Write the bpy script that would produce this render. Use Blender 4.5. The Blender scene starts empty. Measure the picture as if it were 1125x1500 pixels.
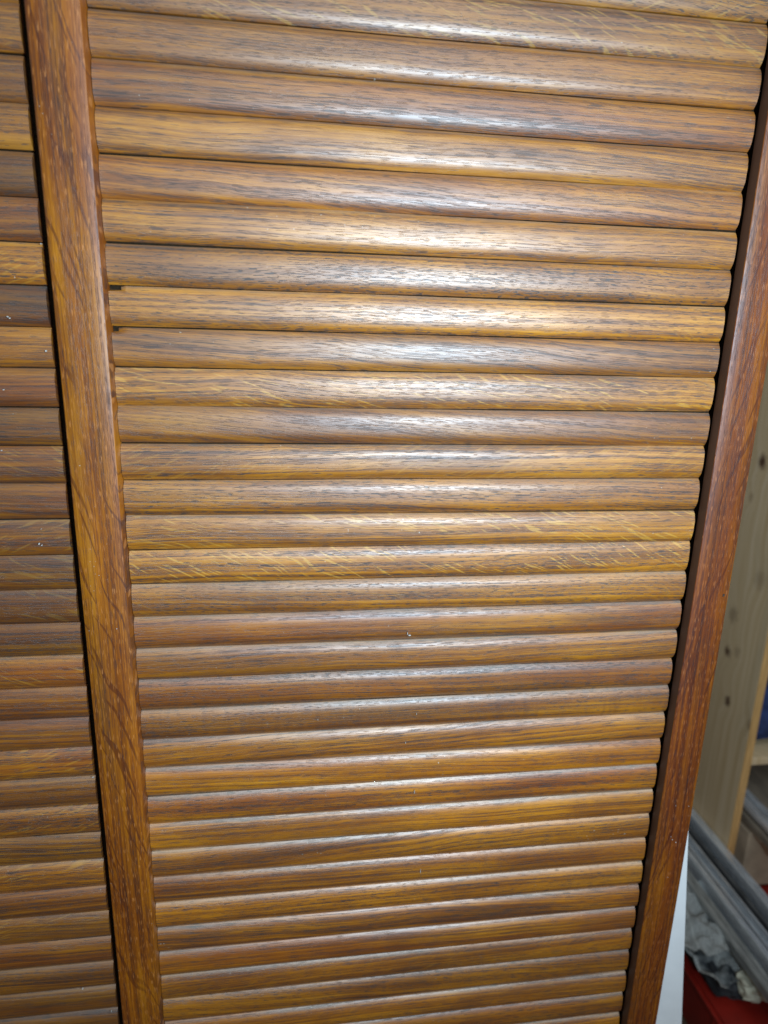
import bpy, bmesh, math, random
from mathutils import Vector, Matrix, noise as mn
random.seed(7)
S = bpy.context.scene
COL = S.collection

# ------------------------------------------------------------------ camera
P = 0.03                      # slat pitch (m)
Z0 = 1.45                     # height of the boundary numbered 0
W = 16.81 * P                 # width of the slatted field between the stiles
cam_d = bpy.data.cameras.new('camera'); cam = bpy.data.objects.new('camera', cam_d); COL.objects.link(cam)
CR = Matrix(((0.9906321, 0.00945506, -0.13623013), (-0.13413082, 0.25461661, -0.95769479), (0.02563139, 0.96699585, 0.2534996)))
CO = Vector((0.136347, -0.547392, 1.235701))
cam.matrix_world = Matrix.Translation(CO) @ CR.to_4x4()
cam_d.sensor_fit = 'VERTICAL'; cam_d.sensor_height = 36; cam_d.sensor_width = 27
cam_d.lens = 36 * 965.97 / 1500
cam_d.clip_start = 0.01; cam_d.clip_end = 50
cam_d.dof.use_dof = True; cam_d.dof.focus_distance = 0.57; cam_d.dof.aperture_fstop = 4.5
S.camera = cam

def hit(px, py, x=None, y=None, z=None):
    """where the sight line through a photo pixel meets a plane of the room"""
    d = CR @ Vector(((px - 562.5) / 965.97, -(py - 750) / 965.97, -1))
    t = (x - CO.x) / d.x if x is not None else (y - CO.y) / d.y if y is not None else (z - CO.z) / d.z
    return CO + d * t

# ------------------------------------------------------------------ world, lamps, exposure
w = bpy.data.worlds.new('World'); S.world = w; w.use_nodes = True
bg = w.node_tree.nodes['Background']; bg.inputs[0].default_value = (1.0, 0.96, 0.91, 1); bg.inputs[1].default_value = 0.21
S.view_settings.view_transform = 'Standard'; S.view_settings.look = 'None'
S.view_settings.exposure = 0.0; S.view_settings.gamma = 1; S.view_settings.use_curve_mapping = False

def lamp(name, kind, loc, energy, color, size=0.02, target=None, size_y=None):
    d = bpy.data.lights.new(name, kind); d.energy = energy; d.color = color
    o = bpy.data.objects.new(name, d); COL.objects.link(o); o.location = loc
    if kind == 'AREA':
        d.size = size
        if size_y: d.shape = 'RECTANGLE'; d.size_y = size_y
    else:
        d.shadow_soft_size = size
    if target is not None:
        o.rotation_euler = (Vector(target) - Vector(loc)).to_track_quat('-Z', 'Y').to_euler()
    return o
lamp('work_light', 'SPOT', (0.392, -0.74, 1.27), 52.0, (0.60, 0.82, 1.0), 0.018, (0.28, 0, 1.17))
bpy.data.lights['work_light'].spot_size = math.radians(125); bpy.data.lights['work_light'].spot_blend = 1.0
lamp('ceiling_light', 'AREA', (0.6, -1.5, 2.7), 17.0, (0.70, 0.86, 1.0), 1.6, (0.5, 0, 0.9), 0.9)

# ------------------------------------------------------------------ helpers
def link(name, me, parent=None):
    o = bpy.data.objects.new(name, me); COL.objects.link(o)
    if parent: o.parent = parent
    return o
def from_bm(name, bm, m, parent=None, smooth=True, loc=None):
    me = bpy.data.meshes.new(name); bm.normal_update(); bm.to_mesh(me); bm.free()
    me.materials.append(m)
    if smooth:
        me.polygons.foreach_set('use_smooth', [True] * len(me.polygons))
        try: me.set_sharp_from_angle(angle=math.radians(50))
        except Exception: pass
    o = link(name, me, parent)
    if loc is not None: o.location = loc
    return o
def tag(o, label=None, cat=None, group=None, kind=None):
    if label: o['label'] = label
    if cat: o['category'] = cat
    if group: o['group'] = group
    if kind: o['kind'] = kind
    return o
def thing(name, loc=(0, 0, 0), **k):
    o = bpy.data.objects.new(name, None); COL.objects.link(o); o.location = loc; o.empty_display_size = 0.05
    return tag(o, **k)
def box_bm(x0, x1, y0, y1, z0, z1, bev=0.0, seg=3, cuts=0):
    bm = bmesh.new()
    bmesh.ops.create_cube(bm, size=1)
    for v in bm.verts:
        v.co = Vector((x0 if v.co.x < 0 else x1, y0 if v.co.y < 0 else y1, z0 if v.co.z < 0 else z1))
    if bev:
        bmesh.ops.bevel(bm, geom=bm.edges[:], offset=bev, segments=seg, profile=0.5, affect='EDGES')
    return bm

# ------------------------------------------------------------------ material toolkit
class T:
    def __init__(s, name):
        s.m = bpy.data.materials.new(name); s.m.use_nodes = True; s.t = s.m.node_tree; s.t.nodes.clear()
        s.out = s.t.nodes.new('ShaderNodeOutputMaterial'); s.p = s.t.nodes.new('ShaderNodeBsdfPrincipled')
        s.t.links.new(s.p.outputs[0], s.out.inputs[0])
    def put(s, sock, v):
        if isinstance(v, bpy.types.NodeSocket): s.t.links.new(v, sock)
        elif v is not None: sock.default_value = v
    def n(s, typ, ins=(), out=0, **kw):
        nd = s.t.nodes.new(typ)
        for k, v in kw.items(): setattr(nd, k, v)
        for i, v in (ins.items() if isinstance(ins, dict) else enumerate(ins)): s.put(nd.inputs[i], v)
        return nd.outputs[out]
    def ma(s, op, a, b=0.0, c=0.0, clamp=False):
        return s.n('ShaderNodeMath', (a, b, c), operation=op, use_clamp=clamp)
    def attr(s, name): return s.n('ShaderNodeAttribute', out=2, attribute_type='OBJECT', attribute_name=name)
    def xyz(s, v):
        nd = s.t.nodes.new('ShaderNodeSeparateXYZ'); s.put(nd.inputs[0], v); return nd.outputs
    def vec(s, x, y, z): return s.n('ShaderNodeCombineXYZ', (x, y, z))
    def obj(s): return s.n('ShaderNodeTexCoord', out=3)
    def noise(s, v, detail=2.0, rough=0.5, dist=0.0, scale=1.0):
        return s.n('ShaderNodeTexNoise', {'Vector': v, 'Scale': scale, 'Detail': detail, 'Roughness': rough, 'Distortion': dist})
    def step(s, v, a, b, lo=0.0, hi=1.0):
        return s.n('ShaderNodeMapRange', (v, a, b, lo, hi), interpolation_type='SMOOTHSTEP')
    def mix(s, f, a, b, blend='MIX'):
        nd = s.t.nodes.new('ShaderNodeMix'); nd.data_type = 'RGBA'; nd.blend_type = blend
        s.put(nd.inputs[0], f); s.put(nd.inputs[6], a); s.put(nd.inputs[7], b); return nd.outputs[2]
    def ramp(s, f, stops):
        nd = s.t.nodes.new('ShaderNodeValToRGB'); s.put(nd.inputs[0], f); e = nd.color_ramp.elements
        while len(e) < len(stops): e.new(0.5)
        for i, (p, c) in enumerate(stops): e[i].position = p; e[i].color = (*c, 1)
        return nd.outputs[0]
    def bump(s, h, strength, dist):
        return s.n('ShaderNodeBump', {'Strength': strength, 'Distance': dist, 'Height': h})
    def fin(s, color, rough=0.5, normal=None, spec=0.5, coat=0.0, coat_r=0.3, metal=0.0):
        s.put(s.p.inputs['Base Color'], color if isinstance(color, bpy.types.NodeSocket) else (*color, 1))
        s.put(s.p.inputs['Roughness'], rough); s.put(s.p.inputs['Specular IOR Level'], spec)
        s.put(s.p.inputs['Metallic'], metal)
        s.put(s.p.inputs['Coat Weight'], coat); s.put(s.p.inputs['Coat Roughness'], coat_r)
        if normal is not None:
            s.put(s.p.inputs['Normal'], normal)
        return s.m

def oak(name, vertical=False, rays_dark=False):
    """varnished oak, grain along local X (or Z); object properties seed, tone, red, warp, ray vary it piece by piece"""
    t = T(name)
    o = t.xyz(t.obj()); x, y, z = (o[2], o[1], o[0]) if vertical else (o[0], o[1], o[2])
    seed = t.attr('seed'); tone = t.attr('tone'); red = t.attr('red'); warp = t.attr('warp'); ray = t.attr('ray')
    x = t.ma('ADD', x, t.ma('MULTIPLY', seed, 1.731)); z0 = z
    zs = t.ma('ADD', z, t.ma('MULTIPLY', seed, 0.377))
    # slow wander of the grain
    wander = t.noise(t.vec(t.ma('MULTIPLY', x, 4.5), seed, t.ma('MULTIPLY', zs, 6.0)), 2.0)
    amp = t.attr('wander')
    zc = t.ma('ADD', t.ma('ADD', zs, t.ma('MULTIPLY', warp, x)), t.ma('MULTIPLY', t.ma('SUBTRACT', wander, 0.5), amp))
    zy = t.ma('ADD', zc, t.ma('MULTIPLY', y, 0.35))
    zy = zc if vertical else zy
    pl_ = t.attr('pore_length'); pd_ = t.attr('pore_depth')
    # growth rings, fibres
    ring = t.noise(t.vec(t.ma('MULTIPLY', x, 2.4), seed, t.ma('MULTIPLY', zy, 420.0 if vertical else 380.0)), 5.0, 0.7)
    fibre = t.noise(t.vec(t.ma('MULTIPLY', x, 45.0), t.ma('MULTIPLY', y, 60.0), t.ma('MULTIPLY', zy, 1300.0)), 3.0, 0.75)
    blot = t.noise(t.vec(t.ma('MULTIPLY', x, 9.0), seed, t.ma('MULTIPLY', zs, 26.0)), 3.0, 0.6)
    # open pores: short dark dashes crowded in the spring wood
    pn = t.noise(t.vec(t.ma('MULTIPLY', x, pl_), t.ma('MULTIPLY', y, 60.0), t.ma('MULTIPLY', zy, 1600.0)), 1.0, 0.5)
    early = t.step(ring, 0.36, 0.62)
    thr = t.ma('SUBTRACT', 0.67 if vertical else 0.665, t.ma('MULTIPLY', early, 0.14))
    pore = t.step(t.ma('SUBTRACT', pn, thr), 0.0, 0.04)
    pn2 = t.noise(t.vec(t.ma('MULTIPLY', x, t.ma('ADD', t.ma('MULTIPLY', pl_, 0.6), 15.0)), t.ma('ADD', t.ma('MULTIPLY', y, 60.0), 7.0), t.ma('MULTIPLY', zy, 2600.0)), 0.0)
    pore2 = t.step(t.ma('SUBTRACT', pn2, t.ma('SUBTRACT', 0.67, t.ma('MULTIPLY', early, 0.10))), 0.0, 0.05)
    pore = t.ma('MAXIMUM', pore, t.ma('MULTIPLY', pore2, 0.35))
    base = t.ma('ADD', t.ma('MULTIPLY', t.step(ring, 0.30, 0.70), 0.46),
                t.ma('ADD', t.ma('MULTIPLY', t.step(fibre, 0.30, 0.70), 0.22), t.ma('MULTIPLY', t.step(blot, 0.25, 0.75), 0.32)))
    inv = t.ma('SUBTRACT', 1.0, base)
    col = t.ramp(inv, [(0.14, (0.078, 0.028, 0.010)), (0.38, (0.195, 0.074, 0.020)), (0.58, (0.30, 0.123, 0.031)), (0.86, (0.46, 0.215, 0.060))])
    redc = t.ramp(inv, [(0.12, (0.075, 0.020, 0.009)), (0.5, (0.215, 0.065, 0.018)), (0.88, (0.37, 0.135, 0.034))])
    rf = t.ma('MULTIPLY', red, t.step(t.noise(t.vec(t.ma('MULTIPLY', x, 5.0), t.ma('ADD', seed, 3.3), t.ma('MULTIPLY', zs, 60.0)), 2.0), 0.25, 0.62), clamp=True)
    col = t.mix(rf, col, redc)
    gl = t.step(t.noise(t.vec(t.ma('MULTIPLY', x, 4.0), t.ma('ADD', seed, 9.1), t.ma('MULTIPLY', zs, 40.0)), 3.0), 0.48, 0.75)
    col = t.mix(t.ma('MULTIPLY', gl, 0.28), col, (0.14, 0.070, 0.036, 1))
    # medullary ray flecks: slanted silky streaks
    sl = t.attr('slant')
    u = t.ma('ADD', z0, t.ma('MULTIPLY', sl, x))
    bend = t.noise(t.vec(t.ma('MULTIPLY', x, 12.0), seed, t.ma('MULTIPLY', zs, 30.0)), 1.0)
    u = t.ma('ADD', u, t.ma('MULTIPLY', t.ma('SUBTRACT', bend, 0.5), 0.022 if rays_dark else 0.018))
    rn = t.noise(t.vec(t.ma('MULTIPLY', x, 13.0 if rays_dark else 55.0), seed, t.ma('MULTIPLY', u, 330.0 if rays_dark else 520.0)), 0.0)
    rmask = t.step(t.noise(t.vec(t.ma('MULTIPLY', x, 7.0), t.ma('ADD', seed, 5.0), t.ma('MULTIPLY', zs, 45.0)), 1.0), 0.36, 0.52)
    rs = t.ma('MULTIPLY', t.ma('MULTIPLY', t.step(rn, 0.64 if rays_dark else 0.60, 0.70 if rays_dark else 0.72), rmask), ray, clamp=True)
    col = t.mix(t.ma('MULTIPLY', rs, 0.75), col, (0.075, 0.020, 0.008, 1) if rays_dark else (0.46, 0.25, 0.075, 1))
    col = t.mix(t.ma('MULTIPLY', pore, t.ma('MULTIPLY', pd_, 0.92)), col, (0.026, 0.012, 0.008, 1))
    if vertical:
        pd = t.noise(t.vec(t.ma('MULTIPLY', x, 110.0), t.ma('MULTIPLY', y, 60.0), t.ma('ADD', t.ma('MULTIPLY', zy, 1500.0), 50.0)), 0.0)
        col = t.mix(t.ma('MULTIPLY', t.step(pd, 0.63, 0.74), 0.55), col, (0.52, 0.24, 0.10, 1))
    # chatter marks across the slat (rare)
    ch = t.attr('chatter')
    cn = t.step(t.noise(t.vec(t.ma('MULTIPLY', x, 170.0), seed, t.ma('MULTIPLY', zs, 25.0)), 1.0), 0.45, 0.75)
    col = t.mix(t.ma('MULTIPLY', t.ma('MULTIPLY', cn, ch), 0.5), col, (0.07, 0.03, 0.02, 1))
    # dirt smudges
    dm = t.step(t.noise(t.vec(t.ma('MULTIPLY', x, 14.0), t.ma('ADD', seed, 20.0), t.ma('MULTIPLY', zs, 130.0)), 4.0, 0.7), 0.62, 0.80)
    col = t.mix(t.ma('MULTIPLY', dm, 0.4), col, (0.07, 0.038, 0.022, 1))
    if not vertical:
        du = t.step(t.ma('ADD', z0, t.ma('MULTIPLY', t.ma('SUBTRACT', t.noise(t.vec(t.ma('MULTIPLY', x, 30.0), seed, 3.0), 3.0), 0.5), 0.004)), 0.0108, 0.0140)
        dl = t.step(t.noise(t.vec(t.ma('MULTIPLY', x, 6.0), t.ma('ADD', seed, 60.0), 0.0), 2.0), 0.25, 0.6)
        col = t.mix(t.ma('MULTIPLY', t.ma('MULTIPLY', du, dl), t.attr('dust_sheen'), clamp=True), col, (0.25, 0.24, 0.20, 1))  # top-edge dust that also paints in the cool light reflected there
    # pale specks of dust and plaster
    dv = t.noise(t.vec(t.ma('MULTIPLY', x, 480.0), seed, t.ma('MULTIPLY', zs, 700.0)), 0.0)
    dmk = t.step(t.noise(t.vec(t.ma('MULTIPLY', x, 11.0), t.ma('ADD', seed, 40.0), t.ma('MULTIPLY', zs, 40.0)), 1.0), 0.5, 0.72)
    dust = t.ma('MULTIPLY', t.step(dv, 0.83, 0.88), dmk)
    col = t.mix(t.ma('MULTIPLY', dust, 0.6), col, (0.6, 0.57, 0.5, 1))
    val = t.n('ShaderNodeHueSaturation', {'Hue': t.attr('hue') if vertical else 0.5, 'Saturation': 1.13, 'Value': tone, 'Fac': 1.0, 'Color': col})
    h = t.ma('SUBTRACT', t.ma('ADD', t.ma('MULTIPLY', fibre, 0.35), t.ma('MULTIPLY', ring, 0.3)), t.ma('MULTIPLY', pore, 0.9))
    nrm = t.bump(h, 0.35 if vertical else 0.5, 0.0002)
    wav = t.noise(t.vec(t.ma('MULTIPLY', x, 16.0), seed, t.ma('MULTIPLY', zs, 60.0)), 1.0)
    nrm = t.n('ShaderNodeBump', {'Strength': 0.5, 'Distance': 0.0004, 'Height': wav, 'Normal': nrm})
    rough = t.ma('ADD', t.ma('ADD', t.ma('MULTIPLY', blot, 0.10), t.ma('MULTIPLY', fibre, 0.12)), t.ma('ADD', t.ma('MULTIPLY', pore, 0.2), 0.40))
    m = t.fin(val, rough, nrm, *((0.5, 0.3, 0.36) if vertical else (0.9, 0.70, 0.41)))
    soft = t.n('ShaderNodeBump', {'Strength': 0.35, 'Distance': 0.0002, 'Height': t.ma('ADD', t.ma('MULTIPLY', wav, 1.5), t.ma('MULTIPLY', pore, -0.9))})
    t.put(t.p.inputs['Coat Normal'], soft)
    return m

OAK = oak('varnished_oak_slat')
OAKV = oak('varnished_oak_stile', True, True)
def simple(name, col, rough=0.6, var=0.25, sc=30.0, stretch=(1, 1, 1), metal=0.0, bump=0.2, bd=0.001, spec=0.5):
    t = T(name); o = t.xyz(t.obj())
    v = t.vec(*[t.ma('MULTIPLY', o[i], sc * stretch[i]) for i in range(3)])
    a = t.noise(v, 4.0, 0.6)
    c = t.mix(t.step(a, 0.3, 0.7), tuple(k * (1 - var) for k in col) + (1,), tuple(min(1, k * (1 + var)) for k in col) + (1,))
    return t.fin(c, t.ma('ADD', rough - 0.08, t.ma('MULTIPLY', a, 0.16)), t.bump(a, bump, bd), spec, metal=metal)

DARK = simple('dark_backing_and_gap_shade', (0.022, 0.014, 0.008), 0.95, 0.3, 400, spec=0.05)  # backing cloth; also paints gap shade onto groove and notch faces
WHITEP = simple('white_laminate', (0.84, 0.82, 0.80), 0.45, 0.05, 14)
FLOOR = simple('brown_floor', (0.085, 0.052, 0.032), 0.7, 0.3, 9, (1, 6, 1))
WALL = simple('dull_plaster', (0.30, 0.27, 0.22), 0.9, 0.1, 5)
RED = simple('red_plastic', (0.25, 0.012, 0.006), 0.42, 0.25, 12)
BLUE = simple('navy_cloth', (0.018, 0.032, 0.10), 0.9, 0.5, 25)
GREY = simple('grey_plastic', (0.17, 0.18, 0.18), 0.5, 0.2, 10)
CARD = simple('brown_cardboard', (0.40, 0.29, 0.19), 0.85, 0.18, 20)
ALU = simple('brushed_aluminium', (0.72, 0.74, 0.76), 0.28, 0.2, 25, (12, 1, 12), 0.6, 0.2, 0.0004)
STEEL = simple('dull_zinc', (0.13, 0.13, 0.13), 0.5, 0.35, 30, (8, 1, 8), 0.5)
SHADE = simple('black_rubber', (0.02, 0.02, 0.022), 0.7, 0.3, 60)
TAPE = simple('cream_tape', (0.52, 0.48, 0.36), 0.7, 0.12, 40)
FLECK = simple('white_paint_fleck', (0.5, 0.49, 0.46), 0.8, 0.05, 40)
CHIP = simple('dark_chip', (0.035, 0.018, 0.012), 0.6, 0.2, 300)

ZINC = simple('pale_zinc', (0.36, 0.36, 0.34), 0.42, 0.3, 30, (8, 1, 8), 0.5)
def pine_mat(knots):
    t = T('knotty_pine'); o = t.xyz(t.obj())
    y, z = o[1], o[2]
    kn = None; push = None
    jn = t.ma('MULTIPLY', t.ma('SUBTRACT', t.noise(t.vec(1.0, t.ma('MULTIPLY', y, 90.0), t.ma('MULTIPLY', z, 90.0)), 2.0), 0.5), 0.014)
    for (ky, kz, r, s) in knots:
        dy = t.ma('SUBTRACT', y, ky); dz = t.ma('MULTIPLY', t.ma('SUBTRACT', z, kz), 0.75)
        d = t.ma('ADD', t.ma('SQRT', t.ma('ADD', t.ma('MULTIPLY', dy, dy), t.ma('MULTIPLY', dz, dz))), jn)
        k = t.ma('MULTIPLY', t.step(d, r * 1.7, r * 0.3), s)
        b = t.ma('MULTIPLY', t.step(d, r * 5, 0.0), 0.014)
        kn = k if kn is None else t.ma('MAXIMUM', kn, k); push = b if push is None else t.ma('ADD', push, b)
    yy = t.ma('ADD', t.ma('ADD', y, push), t.ma('MULTIPLY', o[0], 1.0))
    g = t.noise(t.vec(0.0, t.ma('MULTIPLY', yy, 85.0), t.ma('MULTIPLY', z, 1.8)), 3.0, 0.55)
    f = t.noise(t.vec(t.ma('MULTIPLY', o[0], 200), t.ma('MULTIPLY', yy, 420.0), t.ma('MULTIPLY', z, 9.0)), 2.0)
    c = t.ramp(t.ma('ADD', t.ma('MULTIPLY', g, 0.75), t.ma('MULTIPLY', f, 0.25)), [(0.30, (0.54, 0.35, 0.17)), (0.5, (0.64, 0.45, 0.25)), (0.7, (0.72, 0.53, 0.33))])
    sm = t.step(t.noise(t.vec(0.0, t.ma('MULTIPLY', y, 9.0), t.ma('MULTIPLY', z, 4.0)), 3.0), 0.5, 0.75)
    c = t.mix(t.ma('MULTIPLY', sm, 0.35), c, (0.32, 0.26, 0.18, 1))
    c = t.mix(kn, c, (0.085, 0.035, 0.018, 1))
    return t.fin(c, 0.55, t.bump(g, 0.2, 0.0006))

# ------------------------------------------------------------------ setting
fl = from_bm('floor', box_bm(-4, 4, -4, 3, -0.05, 0.0), FLOOR, smooth=False); tag(fl, kind='structure')
wl = from_bm('wall', box_bm(-4, 4, 1.6, 1.7, 0.002, 2.9), WALL, smooth=False); tag(wl, kind='structure')

# ------------------------------------------------------------------ slatted door
door = thing('slatted_door', (0, 0, 0), label='varnished oak door with rows of rounded horizontal slats between square stiles', cat='door')
FIRST, LAST = -7, 43
def slat(x0, x1, i, seed, parent, notch=False):
    bm = bmesh.new()
    L = x1 - x0; npf = 17; FR = [0, .008, .016, .024, .0245, .032] + [.032 + .968 * k / 52 for k in range(1, 53)]; nx = len(FR) - 1
    gap = random.uniform(0.0005, 0.0010); b = 0.0042 * random.uniform(0.92, 1.1)
    tilt = random.uniform(-1, 1) * 0.0006; oy = random.uniform(-0.0003, 0.0003)
    half = P / 2 - gap / 2
    rows = []
    for a in range(nx + 1):
        f = FR[a]; x = x0 + L * f
        up = mn.noise(Vector((x * 7, seed * 3.1, 0))) * 0.00045; lo = mn.noise(Vector((x * 7, seed * 3.1, 9))) * 0.00045
        cr = mn.noise(Vector((x * 5, seed * 1.7, 4))) * 0.0005
        row = []
        for j in range(npf):
            s = math.sin((j / (npf - 1) - 0.5) * math.pi)
            zz = s * half + tilt * (f - 0.5) * 2 + (up if s > 0 else lo) * abs(s)
            yy = -(b + cr) * (1 - abs(s) ** 3.5) + oy
            if notch and a <= notch and s > 0.76:
                yy = 0.0028; zz -= 0.0006
            xe = x + (random.uniform(-1, 1) * 0.00012 if a in (0, nx) else 0)
            row.append(bm.verts.new((xe - x0, yy, zz)))
        row.append(bm.verts.new((x - x0, 0.003, half + tilt * (f - 0.5) * 2 - 0.0002)))
        row.insert(0, bm.verts.new((x - x0, 0.003, -half + tilt * (f - 0.5) * 2 + 0.0002)))
        rows.append(row)
    n = npf + 2
    for a in range(nx):
        for j in range(n):
            k = (j + 1) % n
            fc = bm.faces.new((rows[a][j], rows[a + 1][j], rows[a + 1][k], rows[a][k]))
            if notch and a < notch and j >= 14: fc.material_index = 1  # notch faces coloured dark to stand for shade in the slot
    bm.faces.new(rows[0]); bm.faces.new(list(reversed(rows[-1])))
    bmesh.ops.recalc_face_normals(bm, faces=bm.faces[:])
    o = from_bm('slat', bm, OAK, parent, loc=(x0, 0, Z0 - (i + 0.5) * P))
    o.data.materials.append(DARK)
    o['seed'] = float(seed)
    return o
# tone (lightness), red, warp (grain slope), wander, ray, slant, chatter for some slats of the wide field, read off the photo
SPEC = {0: (1.0, .3, .00, .02, .1), 1: (.92, .7, .01, .02, .0), 2: (1.05, .1, .02, .03, .1), 3: (1.0, .5, .03, .04, .0), 4: (1.05, .1, .01, .02, .1),
        5: (1.0, .2, .01, .03, .1), 6: (1.15, .0, .00, .015, .2), 7: (.95, .3, .05, .03, .0), 8: (1.15, .0, .03, .05, .8), 9: (.90, .5, .09, .04, .1),
        10: (1.05, .1, .00, .03, .3), 11: (1.0, .3, .03, .03, .1), 12: (1.12, .1, .00, .02, .9), 13: (1.12, .1, .00, .03, 1.2), 14: (1.05, .2, .02, .02, .2),
        15: (.98, .8, .00, .015, .0), 16: (1.0, .4, -.02, .03, .0), 17: (.95, .7, .01, .03, .0), 18: (.92, .5, .0, .01, .0), 19: (.9, .4, -.04, .03, .0),
        20: (1.0, .5, .03, .03, .1), 21: (.95, .9, .02, .02, .1), 22: (1.05, .3, .0, .02, .1), 23: (1.0, .3, -.05, .04, .0), 24: (.9, .5, .02, .03, .0),
        25: (1.05, .2, .0, .02, .0), 26: (.95, .5, .03, .03, .0), 27: (.95, .8, .0, .02, .0)}
def dress(o, spec=None, i=0):
    r = random.Random(o['seed'] * 77)
    tn, rd, wp, wd, ry = spec if spec else (r.uniform(0.86, 1.1), r.uniform(0, 0.85), r.uniform(-0.05, 0.05), r.uniform(.01, .04), r.choice([0, 0, .2, .9]))
    o['tone'] = (1 + (tn - 1) * 1.4) * r.uniform(0.96, 1.04); o['red'] = min(1.0, rd * 1.15); o['warp'] = wp; o['wander'] = wd * 0.55; o['ray'] = ry
    o['slant'] = r.choice([-1, 1]) * r.uniform(0.25, 0.5); o['chatter'] = 0.55 if (spec and i == 18) else 0.0
    o['pore_length'] = r.choice([62.0, 80.0, 105.0, 135.0]); o['pore_depth'] = r.uniform(0.6, 1.0)
    o['dust_sheen'] = (0.2 if i < 14 else 0.38) * r.uniform(.6, 1.1)  # dust plus painted edge sheen, stronger on the lower slats
field = from_bm('slat_panel', box_bm(-0.001, W + 0.0019, 0.003, 0.009, Z0 - (LAST + 1.1) * P, Z0 - (FIRST - 0.1) * P), DARK, door, False)
for i in range(FIRST, LAST + 1):
    o = slat(0.0004, W - random.uniform(0.0, 0.0006), i, 3.0 + i * 1.37 + 11, field, notch={6: 2, 7: 1}.get(i, 0))
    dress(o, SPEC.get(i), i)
    if i >= 19: o['tone'] *= random.uniform(1.12, 1.34)   # paler honey coloured staves
XL = -1.43 * P
field2 = from_bm('slat_panel', box_bm(-W - 0.04, -0.003, 0.003, 0.009, Z0 - (LAST + 1.1) * P, Z0 - (FIRST - 0.1) * P), DARK, door, False)
for i in range(FIRST, LAST + 1):
    o = slat(XL - W, XL - random.uniform(0, 0.0008), i, 400.0 + i * 2.11, field2)
    o.location.z -= 0.0022; o.location.y = -0.0018
    r = random.Random(i + 900)
    amber = 1.22 if i in (5, 7, 16, 19, 22, 23, 24) else 1.0
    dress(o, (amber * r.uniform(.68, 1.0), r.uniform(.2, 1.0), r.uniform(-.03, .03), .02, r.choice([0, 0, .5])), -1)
def stile(x0, x1, slant, seed, parent, tone=0.92, groove=False):
    z0, z1 = Z0 - (LAST + 4.5) * P, Z0 - (FIRST - 3) * P
    bm = bmesh.new(); nz = 120; bv = 0.0009
    yf = -0.53 * P; prof = [(x0, 0.012), (x0, yf + bv), (x0 + bv * .35, yf + bv * .35), (x0 + bv, yf), (x0 + (x1 - x0) * .33, yf - .0001), (x0 + (x1 - x0) * .66, yf - .0001), (x1 - bv, yf), (x1 - bv * .35, yf + bv * .35), (x1, yf + bv), (x1, 0.012)]
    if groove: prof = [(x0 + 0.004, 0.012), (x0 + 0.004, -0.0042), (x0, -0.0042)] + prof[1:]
    rows = []
    for a in range(nz + 1):
        z = z0 + (z1 - z0) * a / nz
        dx = mn.noise(Vector((seed, z * 5, 0))) * 0.0003
        ww = mn.noise(Vector((seed, z * 60, 2))) * 0.00025
        rows.append([bm.verts.new((px + dx + (ww if k - 2 * groove in (2, 3, 6, 7) else 0), py + (abs(ww) if k - 2 * groove in (2, 7) else 0), z)) for k, (px, py) in enumerate(prof)])
    n = len(prof)
    for a in range(nz):
        for j in range(n):
            k = (j + 1) % n
            fc = bm.faces.new((rows[a][j], rows[a][k], rows[a + 1][k], rows[a + 1][j]))
            if groove: fc.material_index = 1 if j in (0, 1) else 2 if j == 2 else 0  # groove faces coloured dark to stand for shade in the gap
    bm.faces.new(rows[0]); bm.faces.new(list(reversed(rows[-1])))
    bmesh.ops.recalc_face_normals(bm, faces=bm.faces[:])
    o = from_bm('stile', bm, OAKV, parent)
    if groove: o.data.materials.append(DARK); o.data.materials.append(SIDE_BROWN)
    o['seed'] = seed; o['tone'] = tone; o['red'] = 0.7; o['warp'] = 0.01; o['wander'] = 0.006; o['ray'] = 0.85; o['slant'] = slant; o['chatter'] = 0.0; o['pore_length'] = 90.0; o['pore_depth'] = 0.5; o['hue'] = 0.487 if groove else 0.495
    return o
SIDE_BROWN = simple('dark_brown_side', (0.060, 0.026, 0.014), 0.5, 0.12, 60, (1, 1, .15), bump=0.1, spec=0.3)  # darker brown for the stile's inner side face
ws = 1.1886 * P; g = 0.0664 * P
st1 = stile(-ws, 0.0, 0.32, 5.3, door, 0.98); st1['label'] = 'oak stile between the two fields of slats'
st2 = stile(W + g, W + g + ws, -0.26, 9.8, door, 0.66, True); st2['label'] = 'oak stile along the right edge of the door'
st3 = stile(-W - 2.2 * P - ws, -W - 2.2 * P, 0.3, 15.1, door)
for (za, zb) in ((Z0 - (LAST + 4.4) * P, Z0 - (LAST + 1.15) * P), (Z0 - (FIRST - 0.15) * P, Z0 - (FIRST - 2.9) * P)):
    for (xa, xb) in ((0.0003, W + g - 0.0003), (-W - 2.2 * P + 0.0003, -ws - 0.0003)):
        o = from_bm('rail', box_bm(xa, xb, -0.012, 0.011, za, zb, 0.001), OAK, door)
        o['seed'] = xa + za * 7; dress(o)
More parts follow.
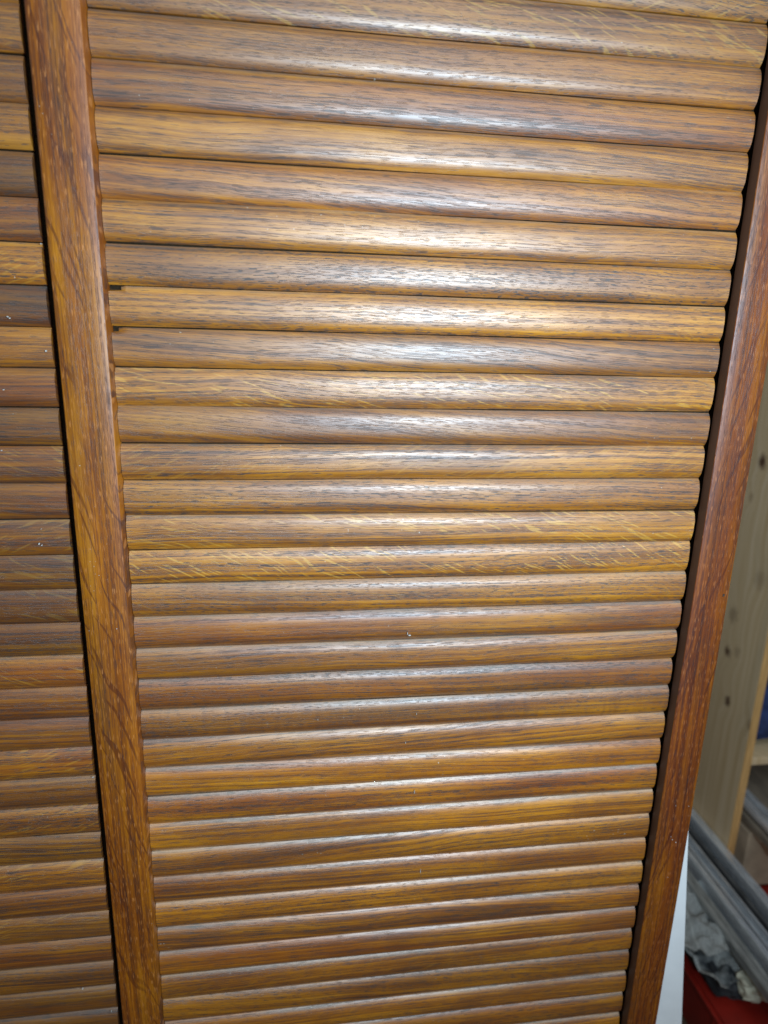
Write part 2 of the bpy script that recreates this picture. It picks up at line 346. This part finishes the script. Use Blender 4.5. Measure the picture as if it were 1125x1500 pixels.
# flecks of plaster and scratches stuck to the slats
def crest_y(py): return -0.0052
def fleck(px, py, dx, dz, parent, y=-0.0054, mat=FLECK, name='paint_fleck'):
    p = hit(px, py, y=y); bm = bmesh.new(); n = 8
    r = random.Random(px * 13 + py)
    ring = [bm.verts.new((math.cos(a * 2 * math.pi / n) * dx * .8 * r.uniform(.6, 1.1), -0.00022, math.sin(a * 2 * math.pi / n) * dz * r.uniform(.6, 1.1))) for a in range(n)]
    bk = [bm.verts.new((v.co.x * 1.15, 0.0012, v.co.z * 1.15)) for v in ring]
    for a in range(n):
        bm.faces.new((ring[a], ring[(a + 1) % n], bk[(a + 1) % n], bk[a]))
    bm.faces.new(ring); bm.faces.new(bk[::-1]); bmesh.ops.recalc_face_normals(bm, faces=bm.faces[:])
    return from_bm(name, bm, mat, parent, False, loc=p)
for (px, py, dx, dz) in ((607, 1160, .0003, .0026), (616, 1276, .0003, .0028), (600, 931, .0014, .0005), (597, 928, .0003, .0018), (610, 1046, .0003, .0012), (594, 1088, .0003, .001)):
    fleck(px, py, dx, dz, field)
for (px, py, dx, dz) in ((57, 797, .0006, .0007), (61, 799, .0006, .0005), (60, 775, .0004, .0003), (11, 464, .0008, .0004), (14, 466, .0006, .0004), (5, 571, .0008, .0004), (2, 660, .0006, .0004), (60, 357, .0008, .0003), (121, 1449, .0006, .0005), (163, 1482, .0005, .0004), (136, 1139, .0006, .0003), (67, 514, .0008, .0008)):
    fleck(px, py, dx, dz, field2, y=-0.0088)
fleck(1060, 872, .0014, .0016, st2, y=-0.0162, mat=CHIP, name='chip')
for (px, py, dx, dz) in ((985, 1230, .0006, .0005), (990, 1234, .0007, .0005), (983, 1226, .0003, .0003), (990, 1180, .0003, .0004), (978, 1285, .0003, .0002), (1009, 1181, .0004, .0003)):
    fleck(px, py, dx, dz, st2, y=-0.0162)
for (px, py, dx, dz) in ((117, 682, .0003, .0004), (171, 921, .0005, .0004), (145, 843, .0003, .0003)):
    fleck(px, py, dx, dz, st1, y=-0.0162)

# ------------------------------------------------------------------ white board leaning behind the door
a = hit(1009, 1205, y=0.03); b = hit(998.5, 1500, y=0.03)
ang = math.atan2(b.x - a.x, a.z - b.z); L = (0.9)
wb = from_bm('white_board', box_bm(-0.30, 0, 0, 0.016, 0.0, 1.02, 0.0006), WHITEP, smooth=False)
foot_x = b.x + math.tan(ang) * b.z
wb.location = (foot_x, 0.03, 0.0); wb.rotation_euler = (0, -ang, 0); wb.location.z = 0.30 * math.sin(ang) * 0 + 0.002
tag(wb, 'white laminate board leaning behind the right edge of the slatted door', 'board')

# ------------------------------------------------------------------ shelf unit with a pine upright
XF = 1.029; YF = 0.50
kn = []
for (px, py, r, s) in ((1117, 677, .0075, .95), (1066, 955, .006, .9), (1066, 1027, .006, .9), (1074, 901, .009, .4), (1100, 728, .005, .3), (1080, 955, .006, .3), (1098, 1063, .006, .45), (1113, 850, .01, .3)):
    h = hit(px, py, x=XF); kn.append((h.y, h.z, r * 1.3, s))
PINE = pine_mat(kn)
sh = thing('shelf_unit', (0, 0, 0), label='knotty pine shelf unit with a pale upright board behind the door', cat='shelf')
from_bm('upright', box_bm(XF, XF + 0.018, YF, YF + 0.34, 0.0, 2.1, 0.0015), PINE, sh)
from_bm('upright', box_bm(XF + 0.75, XF + 0.768, YF, YF + 0.34, 0.0, 2.1, 0.0015), PINE, sh)
for z in (0.10, 0.405, 0.80, 1.25, 1.7):
    from_bm('shelf_board', box_bm(XF + 0.0185, XF + 0.7495, YF + 0.02, YF + 0.335, z, z + 0.018, 0.001), PINE, sh)

BAND = simple('amber_pine_edge', (0.62, 0.34, 0.12), 0.5, 0.18, 40, (6, 6, .4))
from_bm('edge_band', box_bm(XF + 0.0005, XF + 0.0175, YF - 0.0025, YF - 0.0002, 0.0, 2.1, 0.0008), BAND, sh)

# ------------------------------------------------------------------ stored things
def blob(name, mat, x0, x1, y0, y1, z0, z1, amp, fr, seed, cuts=10, parent=None):
    bm = bmesh.new(); bmesh.ops.create_cube(bm, size=2)
    bmesh.ops.subdivide_edges(bm, edges=bm.edges[:], cuts=cuts, use_grid_fill=True)
    for v in bm.verts:
        c = v.co.copy(); r = 1 - 0.12 * (c.x ** 2 * c.y ** 2 + c.y ** 2 * c.z ** 2 + c.x ** 2 * c.z ** 2) / 1.5
        c *= r
        n = mn.noise_vector(c * fr + Vector((seed, 0, 0))) * amp
        v.co = Vector(((x0 + x1) / 2 + c.x * (x1 - x0) / 2, (y0 + y1) / 2 + c.y * (y1 - y0) / 2, (z0 + z1) / 2 + c.z * (z1 - z0) / 2)) + n * Vector((1, 1, .6)).length / 1.5
        v.co.z = max(v.co.z, z0)
    return from_bm(name, bm, mat, parent)
o = blob('folded_cloth', BLUE, 1.052, 1.36, 0.53, 0.80, 0.425, 0.56, 0.022, 2.6, 3)
tag(o, 'navy blue folded cloth on the shelf beside the pine upright', 'cloth')
o = blob('plastic_bag', simple('pale_grey_bag', (0.42, 0.44, 0.46), 0.4, 0.2, 20), 1.06, 1.34, 0.54, 0.78, 0.565, 0.70, 0.03, 3.0, 8)
tag(o, 'pale grey crumpled bag lying on top of the navy cloth', 'bag')
cb = thing('cardboard_box', (0, 0, 0), label='tan cardboard box on the lowest shelf right of the pine upright', cat='box')
from_bm('box_body', box_bm(1.075, 1.42, 0.50, 0.80, 0.119, 0.255, 0.002), CARD, cb)
from_bm('flap', box_bm(1.08, 1.24, 0.47, 0.80, 0.2575, 0.2605, 0.0008), CARD, cb)
from_bm('flap', box_bm(1.245, 1.42, 0.47, 0.80, 0.2575, 0.2605, 0.0008), CARD, cb)
pl = from_bm('plank', box_bm(1.078, 1.30, 0.42, 0.79, 0.263, 0.279, 0.001), simple('grey_brown_wood', (0.20, 0.155, 0.11), 0.8, 0.25, 20, (6, 1, 6)))
tag(pl, 'grey brown wooden offcut lying on the tan cardboard box', 'plank')
def tube(name, r, p0, p1, mat, parent=None, seg=20, hollow=True):
    p0, p1 = Vector(p0), Vector(p1); d = (p1 - p0)
    q = d.to_track_quat('Z', 'Y').to_matrix()
    bm = bmesh.new(); R = []
    for (rr, h) in ((r, 0), (r, d.length), (r * .82, d.length), (r * .82, 0)):
        R.append([bm.verts.new(p0 + q @ Vector((rr * math.cos(k * 2 * math.pi / seg), rr * math.sin(k * 2 * math.pi / seg), h))) for k in range(seg)])
    for i in range(4):
        A, B = R[i], R[(i + 1) % 4]
        for k in range(seg): bm.faces.new((A[k], A[(k + 1) % seg], B[(k + 1) % seg], B[k]))
    bmesh.ops.recalc_face_normals(bm, faces=bm.faces[:])
    return from_bm(name, bm, mat, parent)
for k, (x, z, r, lab) in enumerate(((1.073, 0.292, .0115, 'thicker silver tube lying on the plank beside the upright'), (1.100, 0.289, .008, 'thin silver tube lying right of the thicker tube on the plank'))):
    o = tube('metal_tube', r, (x + .02, 0.43, z), (x + .02, 0.80, z), ALU)
    tag(o, lab, 'tube', 'metal tubes on the plank')

# red crate
CX0, CX1, CY0, CY1, CZ = 0.862, 1.25, -0.30, 0.50, 0.11
cr = thing('plastic_crate', (CX0, CY0, 0), label='red plastic crate on the floor under newspaper and metal profiles', cat='crate')
Wd, Dp = CX1 - CX0, CY1 - CY0
from_bm('base', box_bm(0.003, Wd - 0.003, 0.003, Dp - 0.003, 0.001, 0.006), RED, cr)
for (a0, a1, b0, b1) in ((0, 0.004, 0, Dp), (Wd - 0.004, Wd, 0, Dp), (0.0042, Wd - 0.0042, 0, 0.004), (0.0042, Wd - 0.0042, Dp - 0.004, Dp)):
    from_bm('side', box_bm(a0, a1, b0, b1, 0.007, CZ - 0.008, 0.0008), RED, cr)
rim = bmesh.new()
for (a0, a1, b0, b1) in ((-.008, .008, -.008, Dp + .008), (Wd - .008, Wd + .008, -.008, Dp + .008), (.0085, Wd - .0085, -.008, .008), (.0085, Wd - .0085, Dp - .008, Dp + .008)):
    t_ = box_bm(a0, a1, b0, b1, CZ - 0.0078, CZ, 0.002); me_ = bpy.data.meshes.new('t'); t_.to_mesh(me_); t_.free(); rim.from_mesh(me_); bpy.data.meshes.remove(me_)
from_bm('rim', rim, RED, cr)
for k in range(7):
    y = 0.05 + k * 0.10
    from_bm('rib', box_bm(-0.006, -0.0003, y, y + 0.006, 0.012, CZ - 0.012, 0.001), RED, cr)
lid = from_bm('lid', box_bm(0.0, Wd, 0.0, Dp, CZ + 0.0005, CZ + 0.004, 0.001), RED, cr)

# newspaper: crumpled printed sheets over the crate, under the profiles
def newsprint():
    t = T('newsprint'); o = t.xyz(t.obj()); x, y = o[0], o[1]
    ln = t.step(t.ma('ABSOLUTE', t.ma('SUBTRACT', t.ma('FRACT', t.ma('MULTIPLY', y, 280.0)), 0.5)), 0.16, 0.26)
    wd = t.step(t.noise(t.vec(t.ma('MULTIPLY', x, 420.0), t.ma('FLOOR', t.ma('MULTIPLY', y, 280.0)), 0.0), 0.0), 0.40, 0.48)
    colm = t.step(t.ma('ABSOLUTE', t.ma('SUBTRACT', t.ma('FRACT', t.ma('MULTIPLY', x, 22.0)), 0.5)), 0.47, 0.44)
    txt = t.ma('MULTIPLY', t.ma('MULTIPLY', ln, wd), colm)
    vb = t.step(t.noise(t.vec(t.ma('MULTIPLY', x, 14.0), t.ma('MULTIPLY', y, 11.0), 2.0), 1.0), 0.56, 0.585)
    c = t.mix(t.ma('MULTIPLY', txt, 0.55), (0.68, 0.68, 0.64, 1), (0.06, 0.06, 0.065, 1))
    ph = t.ramp(t.noise(t.vec(t.ma('MULTIPLY', x, 60.0), t.ma('MULTIPLY', y, 60.0), 7.0), 3.0), [(0.35, (0.05, 0.055, 0.06)), (0.65, (0.33, 0.34, 0.33))])
    c = t.mix(vb, c, ph)
    return t.fin(c, 0.85, None, 0.2)
NEWS = newsprint()
def sheet(x0, x1, y0, y1, z, amp, seed, rz, label, droop=0.0):
    bm = bmesh.new(); n = 24; V = []
    for i in range(n + 1):
        for j in range(n + 1):
            u, v = i / n, j / n
            x = (u - .5) * (x1 - x0); y = (v - .5) * (y1 - y0)
            q = Vector((x * 24, y * 24, seed))
            rid = 1 - abs(mn.noise(q)) * 2.2
            zz = amp * (0.55 * rid + 0.5 * mn.noise(q * 2.3 + Vector((5, 1, 0)))) - droop * max(0, 0.5 - u) ** 2 * 4
            e = mn.noise(Vector((v * 9, seed, 3))) * 0.010
            V.append(bm.verts.new((x + (e if i == 0 else 0), y + (mn.noise(Vector((u * 7, seed, 6))) * .01 if j in (0, n) else 0), zz)))
    for i in range(n):
        for j in range(n):
            a_ = i * (n + 1) + j
            bm.faces.new((V[a_], V[a_ + n + 1], V[a_ + n + 2], V[a_ + 1]))
    geo = bmesh.ops.solidify(bm, geom=bm.faces[:], thickness=0.0004)
    o = from_bm('newspaper', bm, NEWS, None, False, loc=((x0 + x1) / 2, (y0 + y1) / 2, z))
    o.rotation_euler = (0, 0, rz)
    return tag(o, label, 'newspaper')
sheet(0.835, 0.985, 0.275, 0.49, 0.150, 0.022, 2.0, 0.25, 'larger crumpled grey newspaper sheet on top of the red crate')
sheet(0.825, 0.93, 0.31, 0.47, 0.182, 0.018, 6.5, -0.3, 'smaller crumpled newspaper sheet lying over the larger one beside the white board')
bg_ = blob('rubbish_sack', SHADE, 0.868, 0.955, 0.265, 0.46, 0.116, 0.148, 0.010, 2.5, 5)
tag(bg_, 'dark plastic sack crumpled under the newspapers on the red crate', 'sack')
tp = blob('tape_strip', TAPE, 0.905, 0.955, 0.245, 0.285, 0.135, 0.165, 0.006, 3, 9)
tag(tp, 'cream wad of masking tape at the near edge of the newspaper', 'tape')

# metal profiles running away from the camera
def channel(x0, x1, z0, z1, y0, y1, mat, lab, open_top=True, th=0.0016):
    wx, hz = x1 - x0, z1 - z0
    pr = [(0, 0), (wx, 0), (wx, hz), (wx - th * 2, hz), (wx - th * 2, hz - th), (wx - th, hz - th * 1.2), (wx - th, th), (th, th), (th, hz - th * 1.2), (th * 2, hz - th), (th * 2, hz), (0, hz)]
    if not open_top: pr = [(0, 0), (wx, 0), (wx, hz - .002), (wx - .002, hz), (wx * .55, hz), (wx * .55, hz - .0015), (wx * .45, hz - .0015), (wx * .45, hz), (.002, hz), (0, hz - .002)]
    bm = bmesh.new()
    A = [bm.verts.new((a_, 0, b_)) for a_, b_ in pr]; B = [bm.verts.new((a_, y1 - y0, b_)) for a_, b_ in pr]
    for k in range(len(pr)): bm.faces.new((A[k], A[(k + 1) % len(pr)], B[(k + 1) % len(pr)], B[k]))
    bm.faces.new(A); bm.faces.new(B[::-1]); bmesh.ops.recalc_face_normals(bm, faces=bm.faces[:])
    o = from_bm('metal_profile', bm, mat, None, False, loc=(x0, y0, z0))
    return tag(o, lab, 'metal profile', 'metal profiles stacked on the red crate')
channel(0.914, 0.936, 0.180, 0.198, -0.28, 0.55, ZINC, 'dull flat profile nearest the newspaper, lowest of the stack', False)
channel(0.944, 0.956, 0.184, 0.214, -0.28, 0.62, ALU, 'bright silver profile between the dull flat one and the open channel', False)
channel(0.964, 0.985, 0.184, 0.208, -0.28, 0.66, ALU, 'open silver channel in the middle of the profile stack')
channel(0.993, 1.001, 0.186, 0.212, -0.28, 0.64, STEEL, 'dark grey profile just left of the wide silver one', False)
channel(1.008, 1.0275, 0.190, 0.228, -0.28, 0.70, ALU, 'wide silver profile touching the pine upright', False)
sp = from_bm('timber_spacer', box_bm(0.90, 1.027, 0.02, 0.06, 0.1145, 0.1795, 0.001), CARD)
tag(sp, 'short timber block under the near end of the metal profiles', 'block')
sp = from_bm('timber_spacer', box_bm(0.955, 1.027, 0.37, 0.41, 0.1145, 0.1795, 0.001), CARD)
tag(sp, 'short timber block under the far end of the metal profiles', 'block')
